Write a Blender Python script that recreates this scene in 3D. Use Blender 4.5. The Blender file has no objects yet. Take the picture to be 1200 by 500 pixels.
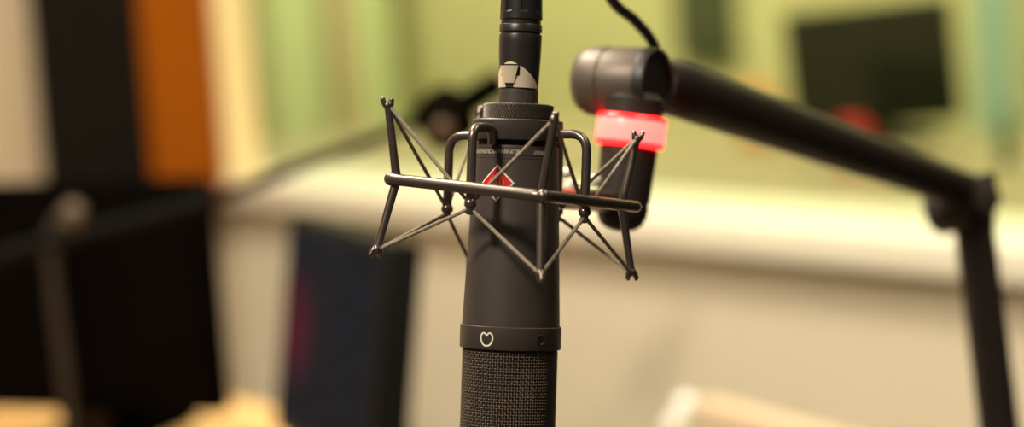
import bpy, bmesh, math, random
from mathutils import Vector, Matrix
random.seed(4)
sc = bpy.context.scene
COL = sc.collection
R = math.radians
PI = math.pi

# ------------------------------------------------------------------ camera
LENS = 85.0
FPX = LENS / 36.0 * 1200.0
EYE = Vector((0, 0, 1.25))
pitch, roll = R(-7.0), R(4.0)
Fw = Vector((0, math.cos(pitch), math.sin(pitch)))
U0 = Vector((0, -math.sin(pitch), math.cos(pitch)))
R0 = Vector((1, 0, 0))
CX = math.cos(roll) * R0 - math.sin(roll) * U0
CY = math.cos(roll) * U0 + math.sin(roll) * R0
CAM = Matrix(((CX.x, CY.x, -Fw.x, EYE.x), (CX.y, CY.y, -Fw.y, EYE.y),
              (CX.z, CY.z, -Fw.z, EYE.z), (0, 0, 0, 1)))
cd = bpy.data.cameras.new('camera')
cd.lens = LENS
cd.sensor_width = 36
cd.dof.use_dof = True
cd.dof.focus_distance = 1.185
cd.dof.aperture_fstop = 3.2
cd.clip_start = .05
cam = bpy.data.objects.new('camera', cd)
COL.objects.link(cam)
cam.matrix_world = CAM
sc.camera = cam


def P(x, y, Z):
    """the point of the place seen at x, y of the photograph at depth Z (metres)"""
    return EYE + (CX * ((x - 600) / FPX) + CY * ((250 - y) / FPX) + Fw) * Z


def ray(x, y):
    return CX * ((x - 600) / FPX) + CY * ((250 - y) / FPX) + Fw


def at_height(x, y, z):
    d = ray(x, y)
    return EYE + d * ((z - EYE.z) / d.z)


# ------------------------------------------------------------------ materials
def lin(c):
    return tuple(((v / 255) / 12.92 if v / 255 <= .04045 else ((v / 255 + .055) / 1.055) ** 2.4) for v in c)


def mat(name, rgb, rough=.6, metal=0., noise=.0, nscale=40., bump=0., bscale=300., emit=None, estr=0., spec=.5, coat=0.):
    m = bpy.data.materials.new(name)
    m.use_nodes = True
    nt = m.node_tree
    b = nt.nodes['Principled BSDF']
    c = lin(rgb)
    b.inputs['Base Color'].default_value = (*c, 1)
    b.inputs['Roughness'].default_value = rough
    b.inputs['Metallic'].default_value = metal
    b.inputs['Specular IOR Level'].default_value = spec
    b.inputs['Coat Weight'].default_value = coat
    tc = nt.nodes.new('ShaderNodeTexCoord')
    if noise > 0:
        n = nt.nodes.new('ShaderNodeTexNoise')
        n.inputs['Scale'].default_value = nscale
        n.inputs['Detail'].default_value = 4
        nt.links.new(tc.outputs['Object'], n.inputs['Vector'])
        mx = nt.nodes.new('ShaderNodeMix')
        mx.data_type = 'RGBA'
        mx.inputs[6].default_value = (*[v * (1 - noise) for v in c], 1)
        mx.inputs[7].default_value = (*[min(1, v * (1 + noise)) for v in c], 1)
        nt.links.new(n.outputs['Fac'], mx.inputs[0])
        nt.links.new(mx.outputs[2], b.inputs['Base Color'])
    if bump > 0:
        n2 = nt.nodes.new('ShaderNodeTexNoise')
        n2.inputs['Scale'].default_value = bscale
        n2.inputs['Detail'].default_value = 3
        nt.links.new(tc.outputs['Object'], n2.inputs['Vector'])
        bp = nt.nodes.new('ShaderNodeBump')
        bp.inputs['Strength'].default_value = bump
        bp.inputs['Distance'].default_value = .0006
        nt.links.new(n2.outputs['Fac'], bp.inputs['Height'])
        nt.links.new(bp.outputs['Normal'], b.inputs['Normal'])
    if emit:
        b.inputs['Emission Color'].default_value = (*lin(emit), 1)
        b.inputs['Emission Strength'].default_value = estr
    return m


M = dict(
    body=mat('microphone paint', (66, 58, 54), .52, .2, noise=.06, nscale=900, bump=.15, bscale=3500, spec=.35),
    collar=mat('mount paint', (64, 58, 56), .42, .3, bump=.1, bscale=3000, spec=.4),
    bracket=mat('bracket paint', (40, 35, 33), .6, .1, spec=.3),
    knurl=mat('knurled metal', (96, 87, 80), .34, .75),
    palenickel=mat('pale nickel', (250, 244, 222), .25, .25),
    gap=mat('gap black', (16, 14, 13), .8),
    mesh=mat('grille wire', (92, 80, 68), .5, .35),
    inner=mat('grille inner foam', (14, 12, 11), .9),
    rod=mat('gunmetal rod', (112, 101, 95), .3, .85, bump=.05, bscale=2000),
    tip=mat('gunmetal tip', (118, 108, 102), .28, .9),
    cord=mat('elastic cord', (132, 118, 100), .7, 0, noise=.25, nscale=900),
    nickel=mat('champagne nickel', (240, 222, 198), .28, .45),
    plug=mat('plug shell', (42, 38, 36), .36, .25, bump=.08, bscale=3000),
    boot=mat('plug boot', (34, 31, 31), .32, .1),
    white=mat('white print', (226, 218, 204), .6),
    dimprint=mat('pale grey print', (186, 177, 162), .6),
    red=mat('red enamel', (196, 24, 26), .35, 0, coat=.3),
    pink=mat('badge engraving', (222, 120, 104), .45),
    screw=mat('blackened screw', (62, 54, 50), .32, .5),
    arm=mat('arm coating', (44, 37, 33), .55, .1, noise=.1, nscale=60, bump=.1, bscale=1500, spec=.35),
    armlight=mat('arm joint metal', (98, 87, 78), .46, .4),
    armcap=mat('arm cap plastic', (36, 30, 29), .45),
    ledring=mat('red light ring', (200, 20, 20), .3, emit=(255, 26, 26), estr=7.),
    ledcore=mat('light ring core', (240, 120, 110), .3, emit=(255, 112, 104), estr=2.1),
    cable=mat('cable rubber', (26, 22, 21), .5),
    steel=mat('bright steel', (240, 232, 214), .16, 1.),
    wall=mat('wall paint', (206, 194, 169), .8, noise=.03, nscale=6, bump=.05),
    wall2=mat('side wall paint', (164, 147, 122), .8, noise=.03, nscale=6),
    sill=mat('window sill paint', (216, 208, 188), .45),
    jamb=mat('jamb paint', (228, 204, 152), .5),
    blockerfelt=mat('dark blocker felt', (34, 28, 24), .95, noise=.15, nscale=300, bump=.3, spec=.1),
    glintpaint=mat('white glint paint', (255, 250, 240), .25, coat=.5),
    floor=mat('carpet', (92, 80, 66), .95, noise=.3, nscale=300, bump=.4),
    ceil=mat('ceiling paint', (226, 218, 200), .9, noise=.02),
    dark=mat('dark wall panel', (16, 12, 9), .9, noise=.12, nscale=300, bump=.3, spec=.1),
    orange=mat('orange wall panel', (138, 70, 2), .85, noise=.08, nscale=300, bump=.3, spec=.1),
    cwall=mat('control room paint', (190, 184, 122), .85, noise=.03, nscale=4),
    curtain=mat('green curtain cloth', (206, 216, 150), .9, noise=.05, nscale=200),
    brownpost=mat('brown timber', (222, 202, 146), .7, noise=.15, nscale=30),
    teal=mat('pale teal cloth', (160, 186, 160), .85, noise=.05, nscale=200),
    tealdark=mat('teal cloth', (104, 140, 88), .85, noise=.05, nscale=200),
    cdesk=mat('pale desk top', (136, 124, 88), .5, noise=.04, nscale=10),
    board=mat('dark green board', (58, 66, 26), .8, noise=.1, nscale=60),
    screen=mat('dark screen', (10, 10, 10), .3),
    cscreen=mat('control room screen', (24, 27, 11), .75, spec=.1),
    plastic=mat('black plastic', (14, 12, 11), .6, spec=.2),
    plastic2=mat('black matt plastic', (9, 7, 6), .9, spec=.0),
    wood=mat('warm desk veneer', (236, 188, 122), .5, noise=.12, nscale=9),
    whitetop=mat('pale seat cloth', (196, 172, 142), .85, noise=.02, nscale=10),
    goose=mat('gooseneck steel', (46, 38, 32), .6, .2, spec=.2),
    goosetip=mat('gooseneck tip', (84, 70, 57), .5, .3),
    foam=mat('black foam', (13, 11, 7), .95, spec=.0),
    boom=mat('black boom coating', (13, 11, 9), .85, .0, spec=.08),
    redmug=mat('red glaze', (196, 24, 16), .4),
    orangemug=mat('orange glaze', (236, 148, 62), .45),
    bottle=mat('dark green bottle', (62, 82, 44), .4),
    jar=mat('brown glaze', (84, 57, 30), .45),
    lamp=mat('lamp diffuser', (255, 240, 210), .5, emit=(255, 226, 178), estr=3.),
    lampframe=mat('lamp frame', (220, 214, 200), .5),
)
# dim screen: the red reflection on it is painted in as emission
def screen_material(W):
    """faint bluish emission, plus a red reflection painted in toward the far end"""
    m = bpy.data.materials.new('dim screen with painted reflection')
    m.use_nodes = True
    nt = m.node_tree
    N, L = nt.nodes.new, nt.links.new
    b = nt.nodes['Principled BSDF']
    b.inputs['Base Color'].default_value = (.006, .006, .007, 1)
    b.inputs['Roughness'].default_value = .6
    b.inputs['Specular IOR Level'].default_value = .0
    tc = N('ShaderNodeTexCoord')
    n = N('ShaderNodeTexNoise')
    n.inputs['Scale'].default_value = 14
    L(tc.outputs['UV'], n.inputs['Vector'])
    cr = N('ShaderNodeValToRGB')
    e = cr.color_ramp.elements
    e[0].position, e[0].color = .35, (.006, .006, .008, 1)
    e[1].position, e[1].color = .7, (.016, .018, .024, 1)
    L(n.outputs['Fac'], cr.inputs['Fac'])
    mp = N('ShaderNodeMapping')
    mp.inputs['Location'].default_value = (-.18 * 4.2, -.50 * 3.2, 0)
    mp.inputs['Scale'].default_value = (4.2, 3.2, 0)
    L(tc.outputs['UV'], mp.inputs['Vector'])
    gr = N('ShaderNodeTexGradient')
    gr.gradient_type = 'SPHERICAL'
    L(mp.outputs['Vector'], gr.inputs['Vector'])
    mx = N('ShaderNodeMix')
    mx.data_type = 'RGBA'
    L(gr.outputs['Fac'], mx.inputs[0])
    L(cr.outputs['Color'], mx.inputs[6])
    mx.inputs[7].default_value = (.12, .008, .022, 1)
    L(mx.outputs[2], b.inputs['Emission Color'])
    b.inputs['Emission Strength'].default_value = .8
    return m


M['reflscreen'] = screen_material(1)


def glass_material():
    m = bpy.data.materials.new('window glass')
    m.use_nodes = True
    nt = m.node_tree
    nt.nodes.remove(nt.nodes['Principled BSDF'])
    out = nt.nodes['Material Output']
    t = nt.nodes.new('ShaderNodeBsdfTransparent')
    t.inputs['Color'].default_value = (.93, .97, .90, 1)
    g = nt.nodes.new('ShaderNodeBsdfGlossy')
    g.inputs['Roughness'].default_value = .03
    mx = nt.nodes.new('ShaderNodeMixShader')
    mx.inputs[0].default_value = .015
    nt.links.new(t.outputs[0], mx.inputs[1])
    nt.links.new(g.outputs[0], mx.inputs[2])
    nt.links.new(mx.outputs[0], out.inputs['Surface'])
    return m


M['glass'] = glass_material()

# ------------------------------------------------------------------ object helpers
def empty(name, loc, label, cat, group=None):
    o = bpy.data.objects.new(name, None)
    COL.objects.link(o)
    o.location = loc
    o.empty_display_size = .02
    o['label'] = label
    o['category'] = cat
    if group:
        o['group'] = group
    ORIG[o.name] = Vector(loc)
    return o


ORIG = {}


def build(name, bm, m, parent=None, smooth=True, label=None, cat=None, kind=None, group=None, autos=None):
    """bm holds world coordinates; the mesh is stored relative to its thing's base"""
    org = ORIG[parent.name] if parent else None
    if parent is None:
        vs = [v.co for v in bm.verts]
        lo = [min(v[i] for v in vs) for i in range(3)]
        hi = [max(v[i] for v in vs) for i in range(3)]
        org = Vector(((lo[0] + hi[0]) / 2, (lo[1] + hi[1]) / 2, lo[2]))
    bmesh.ops.translate(bm, verts=bm.verts, vec=-org)
    bmesh.ops.recalc_face_normals(bm, faces=bm.faces)
    me = bpy.data.meshes.new(name)
    bm.to_mesh(me)
    bm.free()
    me.materials.append(m)
    if smooth:
        me.polygons.foreach_set('use_smooth', [True] * len(me.polygons))
        try:
            me.set_sharp_from_angle(angle=R(autos or 38))
        except Exception:
            pass
    o = bpy.data.objects.new(name, me)
    COL.objects.link(o)
    if parent:
        o.parent = parent
    else:
        o.location = org
    ORIG[o.name] = org
    if label:
        o['label'] = label
    if cat:
        o['category'] = cat
    if kind:
        o['kind'] = kind
    if group:
        o['group'] = group
    return o


def frame_of(d):
    d = d.normalized()
    a = Vector((0, 0, 1)) if abs(d.z) < .9 else Vector((1, 0, 0))
    x = d.cross(a).normalized()
    return x, d.cross(x).normalized()


def tube(bm, pts, r, seg=16, cap=True, closed=False, twist=None):
    """tube along points; r is a number or a list"""
    n = len(pts)
    rs = r if isinstance(r, (list, tuple)) else [r] * n
    rings = []
    x = None
    s = 0
    for i, p in enumerate(pts):
        if closed:
            d = pts[(i + 1) % n] - pts[i - 1]
        else:
            d = pts[min(i + 1, n - 1)] - pts[max(i - 1, 0)]
        d = d.normalized()
        if x is None:
            x, y = frame_of(d)
        else:
            x = (x - d * x.dot(d)).normalized()
            y = d.cross(x).normalized()
        if i:
            s += (pts[i] - pts[i - 1]).length
        ring = []
        for k in range(seg):
            a = 2 * PI * k / seg
            rr = rs[i] * (1 + (twist[0] * math.sin(twist[1] * a + twist[2] * s) if twist else 0))
            ring.append(bm.verts.new(p + x * (rr * math.cos(a)) + y * (rr * math.sin(a))))
        rings.append(ring)
    for i in range(n if closed else n - 1):
        a, b = rings[i], rings[(i + 1) % n]
        for k in range(seg):
            bm.faces.new((a[k], a[(k + 1) % seg], b[(k + 1) % seg], b[k]))
    if cap and not closed:
        bm.faces.new(rings[0])
        bm.faces.new(rings[-1])


def lathe(bm, prof, mtx, seg=96, cap=True, rfun=None):
    """prof: list of (z, r) in the local frame mtx (axis = local z)"""
    rings = []
    for z, r in prof:
        ring = []
        for k in range(seg):
            a = 2 * PI * k / seg
            rr = rfun(r, z, a) if rfun else r
            ring.append(bm.verts.new(mtx @ Vector((rr * math.cos(a), rr * math.sin(a), z))))
        rings.append(ring)
    for i in range(len(rings) - 1):
        a, b = rings[i], rings[i + 1]
        for k in range(seg):
            bm.faces.new((a[k], a[(k + 1) % seg], b[(k + 1) % seg], b[k]))
    if cap:
        bm.faces.new(rings[0])
        bm.faces.new(rings[-1])


def axis_matrix(p, d, xhint=None):
    d = d.normalized()
    if xhint is not None:
        x = (xhint - d * xhint.dot(d)).normalized()
        y = d.cross(x)
    else:
        x, _ = frame_of(d)
        y = d.cross(x)
    m = Matrix.Identity(4)
    for i in range(3):
        m[i][0], m[i][1], m[i][2], m[i][3] = x[i], y[i], d[i], p[i]
    return m


def box(bm, mtx, lo, hi, bev=0., seg=2):
    b = bmesh.new()
    bmesh.ops.create_cube(b, size=1)
    for v in b.verts:
        v.co = Vector([lo[i] + (v.co[i] + .5) * (hi[i] - lo[i]) for i in range(3)])
    if bev > 0:
        bmesh.ops.bevel(b, geom=b.edges, offset=bev, segments=seg, profile=.6, affect='EDGES')
    mp = {v: bm.verts.new(mtx @ v.co) for v in b.verts}
    for f in b.faces:
        bm.faces.new([mp[v] for v in f.verts])
    b.free()


def sphere(bm, p, r, mtx=None, su=24, sv=14):
    m = Matrix.Translation(p) @ (mtx or Matrix.Identity(4))
    bmesh.ops.create_uvsphere(bm, u_segments=su, v_segments=sv, radius=r, matrix=m)


def smooth_path(pts, n=8):
    """Catmull-Rom through points"""
    out = []
    q = [pts[0] * 2 - pts[1]] + list(pts) + [pts[-1] * 2 - pts[-2]]
    for i in range(1, len(q) - 2):
        for k in range(n):
            t = k / n
            a, b, c, d = q[i - 1], q[i], q[i + 1], q[i + 2]
            out.append(.5 * ((2 * b) + (c - a) * t + (2 * a - 5 * b + 4 * c - d) * t * t + (3 * b - a - 3 * c + d) * t ** 3))
    out.append(pts[-1].copy())
    return out


def fillet_path(pts, rad, n=8, closed=False):
    out = []
    m = len(pts)
    for i in range(m):
        if not closed and i in (0, m - 1):
            out.append(pts[i].copy())
            continue
        a, b, c = pts[i - 1], pts[i], pts[(i + 1) % m]
        u, v = (a - b).normalized(), (c - b).normalized()
        p0, p2 = b + u * rad, b + v * rad
        for k in range(n + 1):
            t = k / n
            out.append(p0 * (1 - t) ** 2 + b * (2 * t * (1 - t)) + p2 * t * t)
    return out


# ------------------------------------------------------------------ scale at the microphone
ZM = 1.2
K = ZM / FPX                     # metres per photograph pixel at the microphone


def Q(x, y, d=0.):
    return P(x, y, ZM + d * K)


def axis_x(y):
    return 611.5 - .0335 * y


up = (CX * .0335 + CY).normalized()
MIC = axis_matrix(P(axis_x(230), 230, ZM), up, CX)     # local x = right, z = up the axis, y = away
MIC_FRONT = R(-27)


def zy(y):                       # photograph row -> height along the microphone's axis
    return (230 - y) * K


def cyl(az, y, r):
    """point at azimuth az (0 = towards the camera, + = right) on the mic's axis frame"""
    return MIC @ Vector((r * K * math.sin(az), -r * K * math.cos(az), zy(y)))


def prof(lst):
    return [(zy(y), r * K) for y, r in lst]


def body_r(y):
    return 49 + (y - 175) * 8 / 198


def patch(bm, f, us, vs):
    """grid of points f(u, v)"""
    g = [[bm.verts.new(f(u, v)) for u in us] for v in vs]
    for i in range(len(vs) - 1):
        for j in range(len(us) - 1):
            bm.faces.new((g[i][j], g[i][j + 1], g[i + 1][j + 1], g[i + 1][j]))


def lsp(a, b, n):
    return [a + (b - a) * i / (n - 1) for i in range(n)]


def text_on_cylinder(bm, s, size, az0, y0, rfun, flip=True, sx=1.):
    cu = bpy.data.curves.new('lettering', 'FONT')
    cu.body = s
    cu.size = size
    cu.align_x = 'CENTER'
    cu.align_y = 'CENTER'
    cu.resolution_u = 3
    o = bpy.data.objects.new('lettering', cu)
    COL.objects.link(o)
    dg = bpy.context.evaluated_depsgraph_get()
    me = bpy.data.meshes.new_from_object(o.evaluated_get(dg))
    t = bmesh.new()
    t.from_mesh(me)
    bmesh.ops.triangulate(t, faces=t.faces)
    bmesh.ops.subdivide_edges(t, edges=[e for e in t.edges if e.calc_length() > size * .4], cuts=2)
    mp = {}
    for v in t.verts:
        x, y = v.co.x * sx, v.co.y
        if flip:
            x, y = -x, -y
        yy = y0 - y
        r = rfun(yy) + .25
        mp[v] = bm.verts.new(cyl(az0 + x / r, yy, r))
    for f in t.faces:
        bm.faces.new([mp[v] for v in f.verts])
    t.free()
    bpy.data.objects.remove(o)
    bpy.data.curves.remove(cu)
    bpy.data.meshes.remove(me)


def stroke(bm, pts, w, az0, y0, rfun, lift=.35):
    """a flat raised line of width w through 2-D points laid on the mic's surface"""
    n = len(pts)
    L = []
    for i in range(n):
        a, b = pts[max(i - 1, 0)], pts[min(i + 1, n - 1)]
        dx, dy = b[0] - a[0], b[1] - a[1]
        l = math.hypot(dx, dy) or 1
        nx, ny = -dy / l * w / 2, dx / l * w / 2
        row = []
        for sgn in (-1, 1):
            x, y = pts[i][0] + nx * sgn, pts[i][1] + ny * sgn
            yy = y0 + y
            r = rfun(yy) + lift
            row.append(bm.verts.new(cyl(az0 + x / r, yy, r)))
        L.append(row)
    for i in range(n - 1):
        bm.faces.new((L[i][0], L[i][1], L[i + 1][1], L[i + 1][0]))


# ------------------------------------------------------------------ THE MICROPHONE
mic = empty('microphone', MIC @ Vector((0, 0, zy(590))),
            'large black studio microphone hanging upside down in a wire shock mount', 'microphone')
bm = bmesh.new()
lathe(bm, prof([(168, 44), (171, 46), (171.6, 48.6), (174, 48.95), (174.3, 48.6), (174.8, 48.6), (175.1, 49)] +
               [(y, body_r(y)) for y in (182, 183)] + [(183.3, 48.8), (183.9, 48.8), (184.2, body_r(184.2))] +
               [(y, body_r(y)) for y in (186.5,)] + [(186.8, 49), (187.2, 49), (187.5, body_r(187.5))] +
               [(y, body_r(y)) for y in range(200, 381, 12)] + [(382, 57.2)]), MIC, 128)
build('body', bm, M['body'], mic)
bm = bmesh.new()
lathe(bm, prof([(104, 22.2), (107, 22.4), (107.6, 23), (122, 23.2), (124, 23.2)]), MIC, 72)
build('connector_stub', bm, M['body'], mic)
bm = bmesh.new()
lathe(bm, prof([(380.6, 56), (380.8, 58.6), (381.6, 59.4), (406.5, 59.4), (407.6, 58.8), (408, 54)]), MIC, 128)
band = build('band', bm, M['body'], mic)
# heart-shaped pattern mark
half = smooth_path([Vector((x, y, 0)) for x, y in ((0, -3.4), (1.5, -6.2), (4.2, -7.2), (6.8, -5.2), (7.5, -1.2), (6.4, 3.4), (3.6, 6.6), (0, 7.6))], 6)
hp = [(p.x, p.y) for p in half] + [(-p.x, p.y) for p in reversed(half[:-1])]
bm = bmesh.new()
stroke(bm, hp, 1.9, R(-27.5), 395.5, lambda y: 59.4)
build('heart_mark', bm, M['white'], band, smooth=False)
bm = bmesh.new()
scm = axis_matrix(cyl(R(36), 394.5, 58.2), (cyl(R(36), 394.5, 60) - cyl(R(36), 394.5, 50)), up)
lathe(bm, [(0, 5.6 * K), (1.9 * K, 5.6 * K), (2.2 * K, 5.1 * K), (1.5 * K, 4.4 * K), (1.5 * K, .01 * K)], scm, 32)
for a in (R(20), R(110)):
    box(bm, scm @ Matrix.Rotation(a, 4, 'Z'), (-3.4 * K, -.8 * K, 1.2 * K), (3.4 * K, .8 * K, 1.9 * K))
build('screw', bm, M['screw'], band)

# grille: woven wire, built wire by wire
GR, GY0, GY1 = 54.6, 408, 560
NV, NR = 104, 43
bm = bmesh.new()
py = (GY1 - GY0) / NR
amp, wr = .75, .82
for i in range(NV):
    a0 = 2 * PI * i / NV
    pts = []
    for j in range(NR * 2 + 1):
        s = math.cos(PI * (j / 2 + i) + 0) if j % 2 == 0 else 0
        pts.append(cyl(a0, GY0 + j * py / 2, GR + .95 * s))
    tube(bm, pts, wr * K, 5, cap=False)
for j in range(1, NR):
    pts = []
    for i in range(NV * 2):
        s = -math.cos(PI * (i / 2 + j)) if i % 2 == 0 else 0
        pts.append(cyl(2 * PI * i / (NV * 2), GY0 + j * py, GR + 1.0 * s))
    tube(bm, pts, wr * K, 5, closed=True)
grille = build('grille', bm, M['mesh'], mic, autos=80)
bm = bmesh.new()
lathe(bm, prof([(407, 50.5), (560, 50.5)]), MIC, 64)
build('inner_foam', bm, M['inner'], grille)
for s, nm in ((1, 'r'), (-1, 'l')):
    bm = bmesh.new()
    ac = MIC_FRONT + s * R(90)
    us, vs = lsp(ac - R(11.5), ac + R(11.5), 9), lsp(407.5, 562, 10)
    patch(bm, lambda u, v: cyl(u, v, 56.4), us, vs)
    patch(bm, lambda u, v: cyl(u, v, 52), us, vs)
    for u in (us[0], us[-1]):
        patch(bm, lambda a, v: cyl(u, v, a), [52, 56.4], vs)
    build('side_bracket', bm, M['bracket'], mic)
bm = bmesh.new()
lathe(bm, prof([(558, 50), (558.5, 57), (566, 57.6), (574, 55), (581, 48), (586, 36), (589, 20), (590, 2)]), MIC, 96)
build('end_cap', bm, M['body'], mic)

# badge: red diamond with a white edge and a round engraved emblem
AB, YB = R(-25.5), 215.5
bm = bmesh.new()
def dia(h, lift):
    def f(u, v):
        x, y = (u - v) * h / 2, (u + v) * h / 2
        yy = YB + y
        r = body_r(yy) + lift
        return cyl(AB + x / r, yy, r)
    return f
g = lsp(-1, 1, 11)
def diamond(h, lift, thick):
    bm = bmesh.new()
    patch(bm, dia(h, lift), g, g)
    f, f0 = dia(h, lift), dia(h, lift - thick)
    for e in ((lambda t: (t, -1)), (lambda t: (t, 1)), (lambda t: (-1, t)), (lambda t: (1, t))):
        patch(bm, lambda t, w: (f if w else f0)(*e(t)), g, [0, 1])
    return bm
badge = build('badge', diamond(21.3, .7, .9), M['white'], mic, smooth=False)
build('enamel_face', diamond(18.9, .95, .5), M['red'], badge, smooth=False)
bm = bmesh.new()
fl = lambda y: body_r(y) + .75
for rad in (9.2,):
    stroke(bm, [(rad * math.cos(2 * PI * i / 32), rad * math.sin(2 * PI * i / 32)) for i in range(33)], .8, AB, YB, fl)
stroke(bm, [(-4, 5), (-4, -4.5), (-3, -5), (3.2, 4.8), (4, 4.5), (4, -5)], 1.4, AB, YB, fl)
stroke(bm, [(-5.6, 0), (-2, -2.2), (2, 2.2), (5.6, 0)], .8, AB, YB, fl)
stroke(bm, [(-2, -8), (0, -12.5), (2, -8)], .8, AB, YB, fl)
stroke(bm, [(-2, 8), (0, 12.5), (2, 8)], .8, AB, YB, fl)
build('emblem', bm, M['pink'], badge, smooth=False)
bm = bmesh.new()
text_on_cylinder(bm, 'NEUMANN MICROPHONES', 7.0, R(-33), 178.7, body_r, sx=.80)
text_on_cylinder(bm, 'GERMANY', 6.8, R(38), 178.9, body_r, sx=.8)
build('lettering', bm, M['dimprint'], mic, smooth=False)

# ------------------------------------------------------------------ THE SHOCK MOUNT
mount = empty('shock_mount', MIC @ Vector((0, 0, zy(325))),
              'gunmetal wire spider shock mount with elastic cords around the hanging microphone', 'shock mount')
bm = bmesh.new()
def knurl(r, z, a):
    t = (zy(131.5) - z) / (8.6 * K)
    if abs(t) > 1 or r < 40.5 * K:
        return r
    v = math.sin(76 * a - t * 9) * .8 + math.sin(76 * a + t * 9) * .2
    return r + 1.3 * K * v - .4 * K
lathe(bm, prof([(121.6, 23.4), (122, 38.5), (123, 40.2), (123.4, 41)] + [(y, 41) for y in lsp(124, 139, 26)] +
               [(139.4, 41), (140, 40), (141.5, 39.5)]), MIC, 656, rfun=knurl)
build('knurled_nut', bm, M['knurl'], mount, autos=60)
bm = bmesh.new()
lathe(bm, prof([(140.6, 40), (141, 52.5), (142, 53.6), (164, 54.3), (165, 53.6), (165.4, 46)]), MIC, 128)
build('collar', bm, M['collar'], mount)
bm = bmesh.new()
lathe(bm, prof([(165, 45.5), (171.5, 45.5)]), MIC, 96)
build('gap_ring', bm, M['gap'], mount)  # near-black ring between the collar and the body

# corners of the square wire frame (photo x, y, depth in px), then post tips and inner hooks
CN = {'L': (457, 209.5, -38), 'F': (637, 229.5, -141), 'R': (736, 241, 38), 'B': (556, 221, 141)}
TOP = {'L': (454.5, 122, -40), 'F': (650, 139, -150), 'R': (747, 161, 42), 'B': (563, 132, 148)}
BOT = {'L': (441.5, 293, -43), 'F': (633.5, 322, -150), 'R': (740, 320, 46), 'B': (551, 308, 150)}
HK = {'A': (551, 240, -84), 'C': (685, 250, -52), 'D': (653, 249, 84), 'E': (524, 246, 52)}
ADJ = {'A': 'LF', 'C': 'FR', 'D': 'RB', 'E': 'BL'}
_cc = sum((Q(*CN[c]) for c in CN), Vector()) / 4
_grow = {'L': 1.03, 'F': 1.02, 'R': 1.10, 'B': 1.0}
loop = fillet_path([_cc + (Q(*CN[c]) - _cc) * _grow[c] for c in 'LFRB'], 14 * K, 12, closed=True)
bm = bmesh.new()
tube(bm, loop, 6.8 * K, 24, closed=True)
build('square_frame', bm, M['rod'], mount)
ctr = sum((Q(*CN[c]) for c in CN), Vector()) / 4
for c in 'LFRB':
    ca, ta, ba = Q(*CN[c]), Q(*TOP[c]), Q(*BOT[c])
    rad = (ca - ctr)
    mu = (ta - ba).normalized()
    rad = (rad - mu * rad.dot(mu)).normalized()
    ins = ctr - ca
    ins = (ins - mu * ins.dot(mu)).normalized() * (8 * K)
    cw = ca
    ca = ca + ins
    pp = [ta, ta * .5 + ca * .5, ca * .85 + ta * .15, ca, ca * .85 + ba * .15, ca * .5 + ba * .5, ba]
    path = smooth_path(pp, 5)
    n = len(path)
    bm = bmesh.new()
    tube(bm, path, [(4.4 + 1.1 * (1 - abs(2 * i / (n - 1) - 1))) * K for i in range(n)], 18)
    # weld collar where the post crosses the frame
    sphere(bm, cw + ins * (.9 if c in 'RB' else .12), (6.0 if c in 'RB' else 7.9) * K)
    for tip, oth in ((ta, ca), (ba, ca)):
        sphere(bm, tip - (tip - oth).normalized() * 1.5 * K, 5.6 * K, None, 18, 10)
    post = build('post', bm, M['rod'], mount)
    for tip, oth in ((ta, ca), (ba, ca)):
        d = (tip - oth).normalized()
        for s in (-1, 1):
            bm = bmesh.new()
            p0 = tip - d * 4 * K + rad * s * 1.5 * K
            tube(bm, smooth_path([p0, tip + rad * s * 3.8 * K, tip + d * 5 * K + rad * s * 5.2 * K,
                                  tip + d * 9 * K + rad * s * 4.6 * K], 4),
                 [3.4 * K] * 6 + [3.0 * K] * 4 + [2.4 * K, 1.8 * K, .9 * K], 12)
            build('prong', bm, M['tip'], post)
# inner hoops with the hooks on their lower ends
for h in 'ACDE':
    hx, hy, hd = HK[h]
    c0 = (axis_x(hy), 0, 0)
    dx, dd = hx - axis_x(hy), hd
    l = math.hypot(dx, dd)
    ux, ud = dx / l, dd / l
    def hp3(r, y):
        return Q(axis_x(y) + ux * r, y, ud * r)
    yt = {'A': 150, 'C': 157, 'D': 158, 'E': 159}[h]
    pts = [hp3(54.5, yt + 19), hp3(54.5, yt - 1), hp3(l, yt - 1), Q(hx, hy - 2, hd)]
    if h != 'A':
        pts = [hp3(50, yt), hp3(l, yt), Q(hx, hy - 2, hd)]
    path = fillet_path(pts, 15 * K if h == 'A' else 22 * K, 12)
    bm = bmesh.new()
    tube(bm, path, 5.4 * K, 20)
    hoop = build('hoop', bm, M['rod'], mount)
    bm = bmesh.new()
    hm = axis_matrix(Q(hx, hy, hd), up, CX)
    lathe(bm, [(7 * K, 4.5 * K), (5 * K, 6.4 * K), (2 * K, 7.2 * K), (-1.5 * K, 6.8 * K), (-3.4 * K, 4.6 * K), (-5 * K, 4.6 * K),
               (-6.4 * K, 6.2 * K), (-9 * K, 6.0 * K), (-11 * K, 3.8 * K), (-11.6 * K, .5 * K)], hm, 28)
    build('hook', bm, M['tip'], hoop)
    for c in ADJ[h]:
        for T in (TOP, BOT):
            a, b = Q(*T[c]), Q(hx, hy - (1 if T is TOP else -4), hd)
            dirv = (b - a)
            ee = dirv.normalized()
            a2, b2 = a - ee * 1.5 * K, b - ee * 5.5 * K
            n = int((b2 - a2).length / (1.1 * K))
            bm = bmesh.new()
            tube(bm, [a2 + (b2 - a2) * (i / n) for i in range(n + 1)], 2.15 * K, 10, twist=(.16, 3, 1.15 / K))
            build('elastic_cord', bm, M['cord'], mount, autos=80)
            if T is TOP:
                pass
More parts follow.
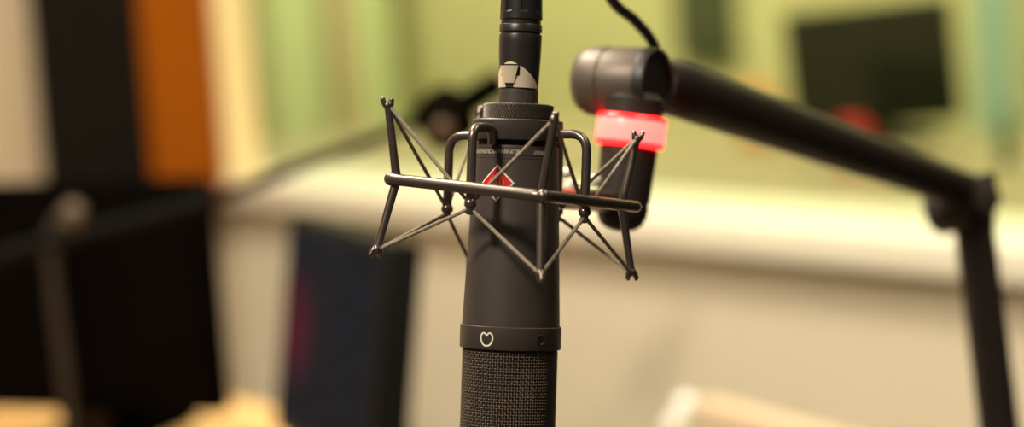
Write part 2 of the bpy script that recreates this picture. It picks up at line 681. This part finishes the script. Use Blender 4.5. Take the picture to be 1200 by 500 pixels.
# swivel that joins the frame to the boom arm
bm = bmesh.new()
sw0, sw1 = Q(646, 232, 90), P(716, 236, 1.32)
dv = (sw1 - sw0).normalized()
tube(bm, [sw0 - dv * .004, sw0 + dv * .03, sw1], [.0055, .0055, .006], 18)
swv = build('swivel_stem', bm, M['rod'], mount)
for (x, y, Z, r, key) in ((661, 203, 1.27, 6.5, 'palenickel'), (665, 219, 1.275, 8.0, 'palenickel'), (694, 212, 1.295, 7.5, 'palenickel')):
    bm = bmesh.new()
    kp = P(x, y, Z)
    km = axis_matrix(kp, CX * .5 - Fw * .86 + CY * .15, up)
    rr = r * Z / FPX
    lathe(bm, [(-.022, rr * .45), (0, rr * .45), (.0005, rr * .95), (.001, rr), (.004, rr * .97), (.0052, rr * .8), (.006, rr * .5), (.0063, .0002)], km, 24)
    build('thumb_screw', bm, M[key], swv)

# ------------------------------------------------------------------ PLUG AND CABLE
cable = empty('microphone_cable', MIC @ Vector((0, 0, zy(107))),
              'black microphone cable with round plug and nickel latch, on top of the microphone', 'cable')
bm = bmesh.new()
lathe(bm, prof([(23, 22.5), (23.6, 23.4), (28.6, 23.6), (29, 24.6), (29.6, 25), (37.4, 25.2), (38, 24.6), (38.2, 23.3), (40.4, 23.4),
                (40.8, 24.6), (42, 25), (50, 25), (70, 24.4), (90, 23.4), (101.5, 22.9), (103.5, 22.2), (103.8, 20)]), MIC, 96)
plug = build('plug', bm, M['plug'], cable)
bm = bmesh.new()
def flute(r, z, a):
    y = 230 - z / K
    if y > 15 or y < -25:
        return r
    w = (a * 8 / (2 * PI)) % 1
    return r - (1.9 * K if w < .34 else 0) * min(1, (15 - y) / 2)
lathe(bm, prof([(-34, 6), (-33, 12), (-30, 19), (-24, 22.6)] + [(y, 23.6 + (y + 20) * .035) for y in range(-20, 17)] +
               [(19, 25), (22.5, 25.2), (23.6, 24.4), (24, 22)]), MIC, 144, rfun=flute)
build('boot', bm, M['boot'], plug, autos=25)
# nickel latch plate wrapping the lower shell, and its press tab
AZL = R(-27)
rp = lambda y: 23.2 + (100 - y) * .035 + .75
def ltop(u):
    return 73.5 + 29.5 * min(1, (abs(u - AZL) / R(95)) ** 1.55)
bm = bmesh.new()
us = lsp(R(-112), R(62), 34)
def lp(off):
    return lambda u, t: cyl(u, 103.4 + (ltop(u) - 103.4) * t, rp(103.4 + (ltop(u) - 103.4) * t) + off)
patch(bm, lp(0), us, lsp(0, 1, 10))
patch(bm, lambda u, w: lp(-1.2 + 1.2 * w)(u, 1), us, [0, 1])
latch = build('latch_plate', bm, M['nickel'], plug)
bm = bmesh.new()
def tabp(off):
    def f(s, t):
        hw = R(26) - R(11) * t
        yy = 78.5 + 20 * t
        bulge = (1 - .3 * s * s) * (1 - .5 * t) * off
        return cyl(AZL - R(2) + s * hw, yy, rp(yy) + .2 + bulge)
    return f
ss, tt = lsp(-1, 1, 11), lsp(0, 1, 11)
patch(bm, tabp(4.6), ss, tt)
for s in (-1, 1):
    patch(bm, lambda w, t: tabp(4.6 * w)(s, t), [0, 1], tt)
for t in (0, 1):
    patch(bm, lambda s, w: tabp(4.6 * w)(s, t), ss, [0, 1])
build('latch_tab', bm, M['nickel'], plug)
bm = bmesh.new()
patch(bm, lambda u, y: cyl(u, y, rp(y) + .4), lsp(AZL - R(13), AZL + R(11), 6), [98.6, 103.2])
patch(bm, lambda u, y: cyl(u, y, rp(y) + .25), lsp(AZL - R(31), AZL + R(28), 10), lsp(76.4, 90, 5))
build('latch_slot', bm, M['gap'], plug, smooth=False)
bm = bmesh.new()
pts = smooth_path([MIC @ Vector((0, 0, zy(-30))), MIC @ Vector((0, 0, zy(-70))), P(625, -120, 1.22), P(660, -128, 1.25),
                   P(690, -70, 1.285), P(716, -2, 1.315), P(744, 24, 1.33), P(766, 52, 1.345), P(770, 80, 1.35)], 10)
tube(bm, pts, .0030, 14)
build('cord', bm, M['cable'], cable)

# ------------------------------------------------------------------ BOOM ARM WITH THE RED LIGHT RING
table_z = 0.
ARM_E = P(1134, 224, 1.72)       # elbow
ARM_H = P(760, 97, 1.36)         # head joint
leg_top, leg_dir = P(1142, 270, 1.72), (P(1170, 494, 1.72) - P(1142, 270, 1.72)).normalized()
leg_bot = leg_top + leg_dir * ((table_z + .06 - leg_top.z) / leg_dir.z)
boom = empty('boom_arm', (leg_bot.x, leg_bot.y, table_z),
             'thick dark boom arm with a glowing red light ring below its head', 'microphone arm')
# head joint: a short round drum whose flat cap turns toward the camera
ja = (CX * .86 - Fw * .5 - CY * .05).normalized()
jm = axis_matrix(P(765, 97, 1.33), ja, up)
jr = 41.5 * 1.33 / FPX
bm = bmesh.new()
lathe(bm, [(-.046, jr * .25), (-.0455, jr * .6), (-.043, jr * .85), (-.038, jr * .97), (-.033, jr), (-.027, jr), (-.0265, jr * .96),
           (-.0255, jr * .96), (-.025, jr), (-.004, jr), (-.003, jr * .97), (-.003, .001)], jm, 96)
joint = build('head_joint', bm, M['armlight'], boom)
bm = bmesh.new()
lathe(bm, [(-.004, jr * .96), (-.0035, jr * 1.0), (.0015, jr * 1.0), (.003, jr * .97), (.003, jr * .86), (.001, jr * .84), (.001, .001)], jm, 96)
build('joint_cap', bm, M['armcap'], joint)
bm = bmesh.new()
d = (ARM_E - P(795, 103, 1.365)).normalized()
a0 = P(772, 96, 1.365)
n = 24
path = [a0 + (ARM_E - a0) * (i / n) for i in range(n + 1)]
rr = []
for i in range(n + 1):
    t = i / n
    rr.append(.0166 - .0030 * t)
rr[0], rr[1] = .0125, .0164
tube(bm, path, rr, 48)
build('upper_tube', bm, M['arm'], boom)
# neck below the head, ring, sleeve
n0, n1 = P(744, 112, 1.33), P(727, 264, 1.33)
na = (n1 - n0).normalized()
nm = axis_matrix(n0, na, CX)
nk = 1.33 / FPX
def ny(y):
    return (y - 112) / 152 * (n1 - n0).length
bm = bmesh.new()
lathe(bm, [(ny(108), 26 * nk), (ny(116), 35 * nk), (ny(136), 35 * nk), (ny(137), 30 * nk), (ny(140), 30 * nk)], nm, 72)
build('neck', bm, M['arm'], boom)
bm = bmesh.new()
lathe(bm, [(ny(135), 34 * nk), (ny(135.5), 38.5 * nk), (ny(138), 40.5 * nk), (ny(169), 40.5 * nk), (ny(171.5), 38.5 * nk), (ny(172), 33 * nk)], nm, 96)
ring = build('light_ring', bm, M['ledring'], boom, label='glowing red ring')
bm = bmesh.new()
lathe(bm, [(ny(140.5), 40.3 * nk), (ny(142), 41 * nk), (ny(165), 41 * nk), (ny(166.5), 40.3 * nk)], nm, 96, cap=False)
build('ring_core', bm, M['ledcore'], ring)
bm = bmesh.new()
lathe(bm, [(ny(170), 31 * nk), (ny(172), 33 * nk), (ny(176), 33.5 * nk), (ny(236), 31 * nk), (ny(237), 29.4 * nk), (ny(239), 29.4 * nk), (ny(240), 31 * nk),
           (ny(252), 29.5 * nk), (ny(262), 25 * nk), (ny(268), 17 * nk), (ny(271), 5 * nk)], nm, 72)
build('sleeve', bm, M['arm'], boom)
# elbow and lower tube
ek = 1.72 / FPX
bm = bmesh.new()
em = axis_matrix(P(1120, 242, 1.72), (CX * .75 - Fw * .62 + CY * .2), up)
lathe(bm, [(-.018, .0105), (-.017, .0165), (-.014, .0182), (.016, .0182), (.0174, .017), (.0174, .0135), (.016, .013), (.016, .001)], em, 64)
sphere(bm, P(1140, 262, 1.72), .0153)
tube(bm, [P(1147, 204, 1.72), P(1147.3, 206, 1.72), P(1142, 276, 1.72)], [.0110, .0122, .0147], 36)
lathe(bm, [(0, .008), (.001, .0115), (.017, .0115), (.018, .009)], axis_matrix(P(1146, 232, 1.715), (CX * .1 - Fw), up), 40)
build('elbow', bm, M['arm'], boom)
bm = bmesh.new()
tube(bm, [leg_top, leg_top * .5 + leg_bot * .5, leg_bot], .0144, 40)
build('lower_tube', bm, M['arm'], boom)
bm = bmesh.new()
bmx = axis_matrix(Vector((leg_bot.x, leg_bot.y, table_z)), Vector((0, 0, 1)))
lathe(bm, [(0.0, .045), (.001, .0475), (.012, .0475), (.014, .045), (.016, .024), (.055, .022), (.066, .0215), (.068, .017)], bmx, 64)
build('base', bm, M['armcap'], boom)

# ------------------------------------------------------------------ THE ROOM
yaw = R(53)
dW = Vector((math.cos(yaw), -math.sin(yaw), 0))        # along the window wall, to the right
nW = Vector((-math.sin(yaw), -math.cos(yaw), 0))       # out of that wall, into the studio
W0 = Vector((0, 3.12, 0))


def wall_hit(x, y):
    dd = ray(x, y)
    t = (W0 - EYE).dot(nW) / dd.dot(nW)
    return EYE + dd * t


def wm():
    m = Matrix.Identity(4)
    for i in range(3):
        m[i][0], m[i][1], m[i][2], m[i][3] = dW[i], -nW[i], (0, 0, 1)[i], W0[i]
    return m


WM = wm()                         # local: x along the wall, y into the control room, z up
WI = WM.inverted()
sx_corner = (WI @ wall_hit(262, 150)).x
sx_win = None
_d = ray(304, 150)
_o = WM @ Vector((0, .03, 0))
sx_win = (WI @ (EYE + _d * ((_o - EYE).dot(nW) / _d.dot(nW)))).x
z_sill = (WI @ wall_hit(950, 262)).z
z_low = (WI @ wall_hit(950, 303)).z
WLEN, H = 5.2, 2.7

bm = bmesh.new()
box(bm, WM, (sx_corner - .1, 0, 0), (1.2, .14, z_low))                        # below the window
build('wall_front', bm, M['wall'], kind='structure', smooth=False)
bm = bmesh.new()
box(bm, WM, (sx_corner - .1, 0, 2.45), (1.2, .14, H))
build('wall_front_header', bm, M['wall'], kind='structure', smooth=False).name = 'wall_upper'
bm = bmesh.new()
box(bm, WM, (sx_corner, -.035, z_low), (1.2, .16, z_sill), .006)
build('trim_1', bm, M['sill'], kind='structure')
bm = bmesh.new()
box(bm, WM, (sx_corner, -.03, z_sill), (sx_win, .03, 2.45), .004)
build('trim_2', bm, M['jamb'], kind='structure')
bm = bmesh.new()
box(bm, WM, (sx_win, .03, z_sill), (1.2, .038, 2.45))
build('window_1', bm, M['glass'], kind='structure', smooth=False)
bm = bmesh.new()
box(bm, WM, (1.2, -.06, 0), (WLEN, .16, H))
build('dark_blocker_right', bm, M['blockerfelt'], kind='structure', smooth=False)  # added out of view to darken reflections on the mount and microphone
# left wall runs from the corner toward the camera
LM = Matrix.Identity(4)
corner = WM @ Vector((sx_corner, 0, 0))
for i in range(3):
    LM[i][0], LM[i][1], LM[i][2], LM[i][3] = nW[i], -dW[i], (0, 0, 1)[i], corner[i]
LI = LM.inverted()
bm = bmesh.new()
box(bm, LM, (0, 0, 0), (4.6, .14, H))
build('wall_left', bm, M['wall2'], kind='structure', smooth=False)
bm = bmesh.new()
box(bm, WM, (-5.1, -4.6, -.1), (WLEN, 3.4, 0))
build('floor', bm, M['floor'], kind='structure', smooth=False)
bm = bmesh.new()
box(bm, WM, (-5.1, -4.6, H), (WLEN, 3.4, H + .1))
build('ceiling', bm, M['ceil'], kind='structure', smooth=False)


def lwall(x, y):
    dd = ray(x, y)
    t = (corner - EYE).dot(dW) / dd.dot(dW)
    return LI @ (EYE + dd * t)


def lpanel(x0, x1, ytop, ybot, name, key, label, th):
    a, b = lwall(x0, 120).x, lwall(x1, 120).x
    zb = max(.3, lwall((x0 + x1) / 2, ybot).z)
    o = empty(name, LM @ Vector(((a + b) / 2, -th / 2, zb)), label, 'wall panel', 'acoustic panels on the left wall')
    bm = bmesh.new()
    box(bm, LM, (min(a, b), -th, zb), (max(a, b), -.012, 2.3), .006)
    build('fabric_face', bm, M[key], o)
    bm = bmesh.new()
    box(bm, LM, (min(a, b) + .012, -.012, zb + .012), (max(a, b) - .012, -.0005, 2.288))
    build('backing_frame', bm, M['plastic2'], o)


lpanel(38, 156, 0, 330, 'acoustic_panel', 'dark', 'dark brown acoustic panel on the left wall beside the orange one', .04)
lpanel(158, 254, 0, 246, 'acoustic_panel', 'orange', 'orange acoustic panel on the left wall', .045)

# ------------------------------------------------------------------ CONTROL ROOM BEHIND THE GLASS
bm = bmesh.new()
box(bm, WM, (-5.0, 2.2, 0), (WLEN, 2.3, H))
build('wall_control_room', bm, M['cwall'], kind='structure', smooth=False)
bm = bmesh.new()
box(bm, WM, (-5.1, .14, 0), (-5.0, 2.2, H))
build('wall_control_side', bm, M['cwall'], kind='structure', smooth=False)
cz = z_sill - .075
cdk = empty('control_desk', WM @ Vector((1.2, .8, 0)), 'long cream topped desk behind the window glass', 'desk')
bm = bmesh.new()
box(bm, WM, (-1.9, .2, cz - .03), (2.9, 1.35, cz), .004)
build('desk_top', bm, M['cdesk'], cdk)
for (lx, ly) in ((-1.85, .25), (-1.85, 1.3), (2.85, .25), (2.85, 1.3)):
    bm = bmesh.new()
    box(bm, WM, (lx - .025, ly - .025, 0), (lx + .025, ly + .025, cz - .03), .003)
    build('leg', bm, M['plastic'], cdk)


def upright(x, y, z):
    """matrix at a point of a horizontal surface at height z seen at x, y"""
    p = at_height(x, y, z)
    return p


def facing(p, az=0.):
    """upright frame at p: local x right, y away from the camera, z up"""
    f = Vector((p.x, p.y, 0)).normalized()
    f = Matrix.Rotation(az, 3, 'Z') @ f
    x = Vector((f.y, -f.x, 0))
    m = Matrix.Identity(4)
    for i in range(3):
        m[i][0], m[i][1], m[i][2], m[i][3] = x[i], f[i], (0, 0, 1)[i], p[i]
    return m


# dark monitor standing on the control desk
def depth(p):
    return (p - EYE).dot(Fw)


pm = at_height(1027, 168, cz)
Zm = depth(pm)
mk = Zm / FPX
cm = empty('monitor', pm, 'large dark monitor on the control desk behind the glass', 'monitor')
fm = facing(pm)
tw = 196 * mk
pc, ptop = P(1030, 72, Zm), None
zc = 90 * mk
mm = axis_matrix(pm + Vector((0, 0, zc)), Vector((0, 0, 1)), fm.col[0].to_3d())
# lean a little so that its sides run as in the photo
mm = mm @ Matrix.Rotation(R(-3.0), 4, 'Y')
bm = bmesh.new()
box(bm, mm, (-tw / 2, -.02, -72 * mk), (tw / 2, .03, 73 * mk), .008)
hs = build('housing', bm, M['cscreen'], cm)
bm = bmesh.new()
box(bm, mm, (-tw / 2 + .012, -.0235, -72 * mk + .016), (tw / 2 - .012, -.0195, 73 * mk - .012), .001)
build('screen', bm, M['cscreen'], cm)
bm = bmesh.new()
box(bm, fm, (-.03, .03, .01), (.03, .055, zc), .004)
lathe(bm, [(0, .11), (.008, .11), (.012, .10), (.014, .03)], axis_matrix(pm + fm.col[1].to_3d() * .04, Vector((0, 0, 1))), 40)
build('stand', bm, M['plastic'], cm)


def mug(p, r, h, key, label, cat='mug'):
    o = empty('mug', p, label, cat, 'mugs on the control desk')
    m = axis_matrix(p, Vector((0, 0, 1)), CX)
    bm = bmesh.new()
    lathe(bm, [(0, r * .8), (.002, r * .92), (h * .1, r), (h * .97, r), (h, r * .97), (h * .98, r * .9), (h * .12, r * .88), (h * .1, .001)], m, 40)
    build('cup', bm, M[key], o)
    bm = bmesh.new()
    tube(bm, smooth_path([m @ Vector((r * .95, 0, h * .8)), m @ Vector((r * 1.45, 0, h * .76)), m @ Vector((r * 1.6, 0, h * .5)),
                          m @ Vector((r * 1.4, 0, h * .25)), m @ Vector((r * .95, 0, h * .2))], 6), r * .13, 12)
    build('handle', bm, M[key], o)


pmug = at_height(1000, 200, cz)
mug(pmug, 16 * depth(pmug) / FPX, 60 * depth(pmug) / FPX, 'redmug', 'red mug in front of the dark control room monitor')
pmug = at_height(887, 168, cz)
mug(pmug, 19 * depth(pmug) / FPX, 70 * depth(pmug) / FPX, 'orangemug', 'orange mug on the control desk above the boom arm')
pb = at_height(1181, 196, cz)
bk = depth(pb) / FPX
bo = empty('bottle', pb, 'dark green bottle at the right end of the control desk', 'bottle')
bm = bmesh.new()
lathe(bm, [(0, 8 * bk), (2 * bk, 10 * bk), (38 * bk, 10 * bk), (46 * bk, 7 * bk), (52 * bk, 4 * bk), (62 * bk, 4 * bk)], axis_matrix(pb, Vector((0, 0, 1))), 32)
build('bottle_body', bm, M['bottle'], bo)
bm = bmesh.new()
lathe(bm, [(60 * bk, 4.6 * bk), (67 * bk, 4.6 * bk), (68 * bk, 4 * bk)], axis_matrix(pb, Vector((0, 0, 1))), 24)
build('cap', bm, M['plastic'], bo)


def back_hit(x, y, off=0.):
    dd = ray(x, y)
    o = WM @ Vector((0, 2.2 - off, 0))
    t = (o - EYE).dot(nW) / dd.dot(nW)
    return WI @ (EYE + dd * t)


def curtain(x0, x1, key, label, y=100, off=.1, pl=9):
    a, b = back_hit(x0, y, off).x, back_hit(x1, y, off).x
    o = empty('curtain', WM @ Vector(((a + b) / 2, 2.2 - off, .06)), label, 'curtain', 'curtains along the control room wall')
    bm = bmesh.new()
    n = 60
    xs = lsp(a, b, n)
    def f(u, v):
        t = (u - a) / (b - a)
        return WM @ Vector((u, 2.2 - off + .018 * math.sin(t * pl * 2 * PI) * (.6 + .4 * (2.4 - v) / 2.4), v))
    patch(bm, f, xs, lsp(.06, 2.45, 8))
    patch(bm, lambda u, v: f(u, v) + nW * -.003, xs, lsp(.06, 2.45, 8))
    build('cloth', bm, M[key], o)
    bm = bmesh.new()
    tube(bm, [WM @ Vector((a - .003, 2.2 - off, 2.46)), WM @ Vector((b + .003, 2.2 - off, 2.46))], .012, 16)
    build('rail', bm, M['lampframe'], o)


curtain(318, 382, 'curtain', 'pale green curtain at the far left of the control room wall')
curtain(424, 462, 'curtain', 'narrow pale green curtain between the wooden post and the microphone', pl=5)
curtain(1144, 1188, 'teal', 'pale teal curtain at the right of the dark monitor behind the glass', pl=4)
a, b = back_hit(391, 100, .1).x, back_hit(414, 100, .1).x
bm = bmesh.new()
box(bm, WM, (a, 2.1, 0), (b, 2.199, H - .001), .004)
build('timber_post', bm, M['brownpost'], label='light brown timber post between two green curtains behind the glass', cat='post')
# dark green board on the back wall
a, b = back_hit(804, 30), back_hit(862, 30)
zb = back_hit(833, 66).z
bd = empty('notice_board', WM @ Vector(((a.x + b.x) / 2, 2.18, zb)), 'small dark green notice board on the control room wall above the boom arm', 'notice board')
bm = bmesh.new()
box(bm, WM, (a.x, 2.175, zb), (b.x, 2.19, zb + .36), .002)
build('board_face', bm, M['board'], bd)
bm = bmesh.new()
for (p0, p1) in (((a.x - .006, zb - .006), (b.x + .006, zb)), ((a.x - .006, zb + .36), (b.x + .006, zb + .366)),
                 ((a.x - .006, zb), (a.x, zb + .36)), ((b.x, zb), (b.x + .006, zb + .36))):
    box(bm, WM, (p0[0], 2.17, p0[1]), (p1[0], 2.198, p1[1]))
build('board_frame', bm, M['board'], bd)
# ------------------------------------------------------------------ STUDIO DESK, MONITORS
desk_z = .693
dko = empty('studio_desk', WM @ Vector((0, -.9, 0)), 'warm veneer desk under the black monitors at lower left', 'desk')
bm = bmesh.new()
yfar = (WI @ at_height(303, 472, desk_z)).y
box(bm, WM, (-.6, -1.5, desk_z - .03), (.52, yfar, desk_z), .004)
build('desk_top', bm, M['wood'], dko)
for lx in (-.56, .48):
    for ly in (-1.46, yfar - .04):
        bm = bmesh.new()
        box(bm, WM, (lx - .02, ly - .02, 0), (lx + .02, ly + .02, desk_z - .03), .003)
        build('leg', bm, M['plastic'], dko)

# left monitor: right top corner (236,209), right bottom (257,477)
ZL = 2.62
c_rt, c_rb = P(236, 209, ZL), P(258, 487, ZL)
hgt = (c_rt - c_rb).length
vd = Vector((0, 0, 1))
my = R(-24)
wx = Vector((math.cos(my), math.sin(my), 0))     # to the right, nearer
fy = Vector((-math.sin(my), math.cos(my), 0))
mm = Matrix.Identity(4)
for i in range(3):
    mm[i][0], mm[i][1], mm[i][2], mm[i][3] = wx[i], fy[i], vd[i], c_rb[i]
lm_c = mm @ Vector((-.21, .06, 0))
lmo = empty('monitor', Vector((lm_c.x, lm_c.y, desk_z)), 'wide black monitor at the left in front of the orange panel', 'monitor')
bm = bmesh.new()
box(bm, mm, (-.46, 0, 0), (0, .03, hgt), .006)
box(bm, mm, (-.34, .03, .05), (-.12, .055, hgt - .05), .012)
build('housing', bm, M['plastic2'], lmo)
bm = bmesh.new()
box(bm, mm, (-.45, -.003, .016), (-.01, .001, hgt - .012))
build('screen', bm, M['plastic2'], lmo)
zb = c_rb.z
bm = bmesh.new()
sm = mm.copy()
sm[2][3] = desk_z
box(bm, sm, (-.25, .056, .004), (-.13, .085, zb - desk_z + .12), .004)
box(bm, sm, (-.255, -.02, 0), (-.12, .15, .012), .004)
build('stand', bm, M['plastic2'], lmo)

# tilted monitor in the middle, seen nearly edge-on, its face to the left
ZN, ZF = 2.30, 2.62
q_nt, q_nb = P(497, 301, ZN), P(486, 490, ZN)
q_ft = P(452, 283, ZN + .012)
wv_t = P(338, 241, ZF)
wdir = (q_ft - wv_t)
wdir.z = 0 if abs(wdir.z) < .02 else wdir.z
W = wdir.length
wdir.normalize()
upv = (P(452, 283, ZN) - P(440, 500, ZN)).normalized()
upv = (upv - wdir * upv.dot(wdir)).normalized()
nrm = wdir.cross(upv)                                  # thickness direction
if nrm.dot(CX) < 0:
    nrm = -nrm
cmx = Matrix.Identity(4)
for i in range(3):
    cmx[i][0], cmx[i][1], cmx[i][2], cmx[i][3] = wdir[i], nrm[i], upv[i], q_ft[i]
HT = .238
th = .040
base = cmx @ Vector((-W * .5, th + .03, -HT))
cmo = empty('monitor', Vector((base.x, base.y, desk_z)), 'tilted dark monitor with a dim red reflection left of the microphone', 'monitor')
bm = bmesh.new()
box(bm, cmx, (-W, 0, -HT), (0, th, 0), .004)
build('housing', bm, M['plastic'], cmo)
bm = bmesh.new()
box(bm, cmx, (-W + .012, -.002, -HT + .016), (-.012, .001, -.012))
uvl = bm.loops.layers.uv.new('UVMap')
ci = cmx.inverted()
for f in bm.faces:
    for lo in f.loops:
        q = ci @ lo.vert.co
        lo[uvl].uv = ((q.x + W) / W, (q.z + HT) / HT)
scr = build('screen', bm, M['reflscreen'], cmo)
bm = bmesh.new()
tb = cmx @ Vector((-W * .5, th, -HT * .6))
tube(bm, [tb, tb + nrm * .03, Vector((tb.x + nrm.x * .04, tb.y + nrm.y * .04, desk_z + .01))], .012, 16)
lathe(bm, [(0, .06), (.008, .06), (.012, .055), (.012, .001)], axis_matrix(Vector((tb.x + nrm.x * .02, tb.y + nrm.y * .02, desk_z)), Vector((0, 0, 1))), 40)
build('stand', bm, M['plastic'], cmo)

# gooseneck microphone in front of the left monitor
gz = 2.43
gb = at_height(84, 545, desk_z)
gz = depth(gb)
go = empty('gooseneck_microphone', gb, 'slim bent gooseneck microphone in front of the wide black monitor', 'microphone')
bm = bmesh.new()
gp = [gb + Vector((0, 0, .012)), P(80, 470, gz), P(72, 400, gz), P(64, 340, gz), P(60, 290, gz), P(66, 262, gz), P(80, 251, gz), P(86, 249, gz - .03)]
tube(bm, smooth_path(gp, 8), .007, 18)
build('neck', bm, M['goose'], go)
bm = bmesh.new()
lathe(bm, [(-.004, .008), (0, .0125), (.014, .0135), (.021, .010), (.024, .004), (.0245, .0005)], axis_matrix(P(86, 249, gz - .025), -Fw + CX * .2 - CY * .1, up), 28)
build('capsule', bm, M['goosetip'], go)
bm = bmesh.new()
lathe(bm, [(0, .038), (.002, .04), (.012, .039), (.016, .034), (.018, .014), (.03, .010)], axis_matrix(gb, Vector((0, 0, 1))), 40)
build('base', bm, M['plastic'], go)
# small brown jar on the desk
pj = at_height(118, 516, desk_z)
jk = depth(pj) / FPX
jo = empty('jar', pj, 'small round brown jar on the desk beside the gooseneck microphone', 'jar')
bm = bmesh.new()
lathe(bm, [(0, 9 * jk), (3 * jk, 13 * jk), (18 * jk, 17 * jk), (30 * jk, 14 * jk), (36 * jk, 9 * jk), (37 * jk, 8 * jk)], axis_matrix(pj, Vector((0, 0, 1))), 32)
build('jar_body', bm, M['jar'], jo)
bm = bmesh.new()
lathe(bm, [(36.5 * jk, 9.5 * jk), (40 * jk, 9.5 * jk), (42 * jk, 4 * jk), (46 * jk, 3 * jk), (47 * jk, 1 * jk)], axis_matrix(pj, Vector((0, 0, 1))), 28)
build('lid', bm, M['jar'], jo)

# second boom arm far behind with a foam covered microphone
ZB = 2.36
f0 = at_height(-120, 560, desk_z)
b_el, b_mid, b_end = P(-90, 322, ZB), P(238, 238, ZB), P(556, 118, ZB)
bo2 = empty('background_boom_arm', f0, 'thin blurred black boom arm reaching from the left behind the shock mount', 'microphone arm')
bm = bmesh.new()
tube(bm, [b_el, b_mid], .0075, 20)
build('lower_tube', bm, M['boom'], bo2)
bm = bmesh.new()
tube(bm, [b_mid, P(420, 170, ZB), b_end], .0065, 20)
build('upper_tube', bm, M['boom'], bo2)
bm = bmesh.new()
sphere(bm, b_mid, .012)
build('joint', bm, M['boom'], bo2)
bm = bmesh.new()
tube(bm, [f0 + Vector((0, 0, .01)), b_el], .009, 18)
lathe(bm, [(0, .05), (.01, .05), (.014, .02)], axis_matrix(f0, Vector((0, 0, 1))), 32)
build('post', bm, M['boom'], bo2)
fmic = empty('foam_microphone', P(535, 150, ZB), 'blurred dark microphone at the end of the background boom arm', 'microphone')
bm = bmesh.new()
fd = (P(560, 116, ZB) - P(512, 148, ZB)).normalized()
fmx = axis_matrix(P(505, 150, ZB), fd, up)
lathe(bm, [(-.012, .006), (-.011, .02), (0, .028), (.014, .031), (.034, .030), (.042, .022), (.045, .012)], fmx, 36)
build('foam_cover', bm, M['foam'], fmic)
bm = bmesh.new()
lathe(bm, [(.042, .0135), (.052, .0145), (.082, .0135), (.086, .010)], fmx, 32)
build('microphone_body', bm, M['plastic2'], fmic)
bm = bmesh.new()
lathe(bm, [(-.001, .002), (0, .009), (.006, .0095), (.008, .006)], axis_matrix(P(520, 152, ZB - .03), -Fw, up), 24)
build('screw_cap', bm, M['jar'], fmic)

# pale chair at lower right, its back along the wall
c0, c1 = P(812, 466, 2.50), P(1010, 492, 2.24)
ex = (c1 - c0)
ex.z = 0
CW = .40
ex.normalize()
ey = Vector((-ex.y, ex.x, 0))                    # away from the camera
CH = Matrix.Identity(4)
for i in range(3):
    CH[i][0], CH[i][1], CH[i][2], CH[i][3] = ex[i], ey[i], (0, 0, 1)[i], (c0.x, c0.y, 0)[i]
zt = c0.z
ch = empty('chair', CH @ Vector((CW / 2, -.2, 0)), 'pale chair at lower right, only the top of its backrest showing', 'chair')
bm = bmesh.new()
box(bm, CH, (0, 0, zt - .30), (CW, .028, zt), .013, 4)
build('backrest', bm, M['whitetop'], ch)
bm = bmesh.new()
box(bm, CH, (0, -.40, .43), (CW, -.005, .465), .014, 4)
build('seat', bm, M['whitetop'], ch)
for lx in (.015, CW - .015):
    for ly in (-.38, .014):
        bm = bmesh.new()
        tube(bm, [CH @ Vector((lx, ly, 0)), CH @ Vector((lx, ly, .43))], .011, 18)
        build('leg', bm, M['steel'], ch)
    bm = bmesh.new()
    tube(bm, [CH @ Vector((lx, .014, .43)), CH @ Vector((lx, .014, zt - .28))], .011, 18)
    build('back_post', bm, M['steel'], ch)
for (x, y) in ((808, 475), (795, 498)):
    d_ = ray(x, y)
    o_ = CH @ Vector((0, -.001, 0))
    t_ = (o_ - EYE).dot(ey) / d_.dot(ey)
    p = EYE + d_ * t_
    bm = bmesh.new()
    sphere(bm, p - ey * .004, .0125)
    build('glint_ball', bm, M['glintpaint'], ch)  # added white balls whose pale paint stands for bright glints

# ------------------------------------------------------------------ LIGHTS
def area(name, p, target, size, energy, col=(1, .82, .58), sy=None):
    l = bpy.data.lights.new(name, 'AREA')
    l.energy = energy
    l.color = col
    l.shape = 'RECTANGLE'
    l.size = size
    l.size_y = sy or size
    o = bpy.data.objects.new(name, l)
    COL.objects.link(o)
    o.location = p
    o.rotation_euler = (Vector(target) - Vector(p)).to_track_quat('-Z', 'Y').to_euler()
    return o


WARM = (1, .91, .735)
MC = P(604, 230, ZM)
area('ceiling_key', (-.92, .1, 2.6), MC, .22, 46, WARM)
area('ceiling_left', (-.75, 1.75, 2.62), (-.5, 1.6, 0), .9, 34, WARM, .6)
area('desk_fill', (-.62, 2.35, 2.6), (-.5, 2.3, 0), .4, 43, WARM)  # unseen fill light added to brighten the desk at left
area('ceiling_right', (1.3, .6, 2.62), (1.2, .6, 0), .5, 5, WARM)
area('ceiling_wall', (1.0, 1.6, 2.62), (.7, 2.4, .7), 1.0, 32, WARM)
for nm_, lx, en in (('control_room_left', .0, 58), ('control_room_right', 1.6, 50), ('control_room_middle', -1.6, 62), ('control_room_far', -3.2, 66)):
    p = WM @ Vector((lx, 1.25, 2.62))
    area(nm_, p, WM @ Vector((lx, 2.2, 1.0)), .9, en, WARM)

w = bpy.data.worlds.new('world')
sc.world = w
w.use_nodes = True
w.node_tree.nodes['Background'].inputs['Color'].default_value = (1, .86, .68, 1)
w.node_tree.nodes['Background'].inputs['Strength'].default_value = .11

sc.view_settings.view_transform = 'Standard'
sc.view_settings.look = 'None'
sc.view_settings.gamma = 1
sc.view_settings.exposure = 0
sc.view_settings.use_curve_mapping = False
sc.cycles.use_denoising = True
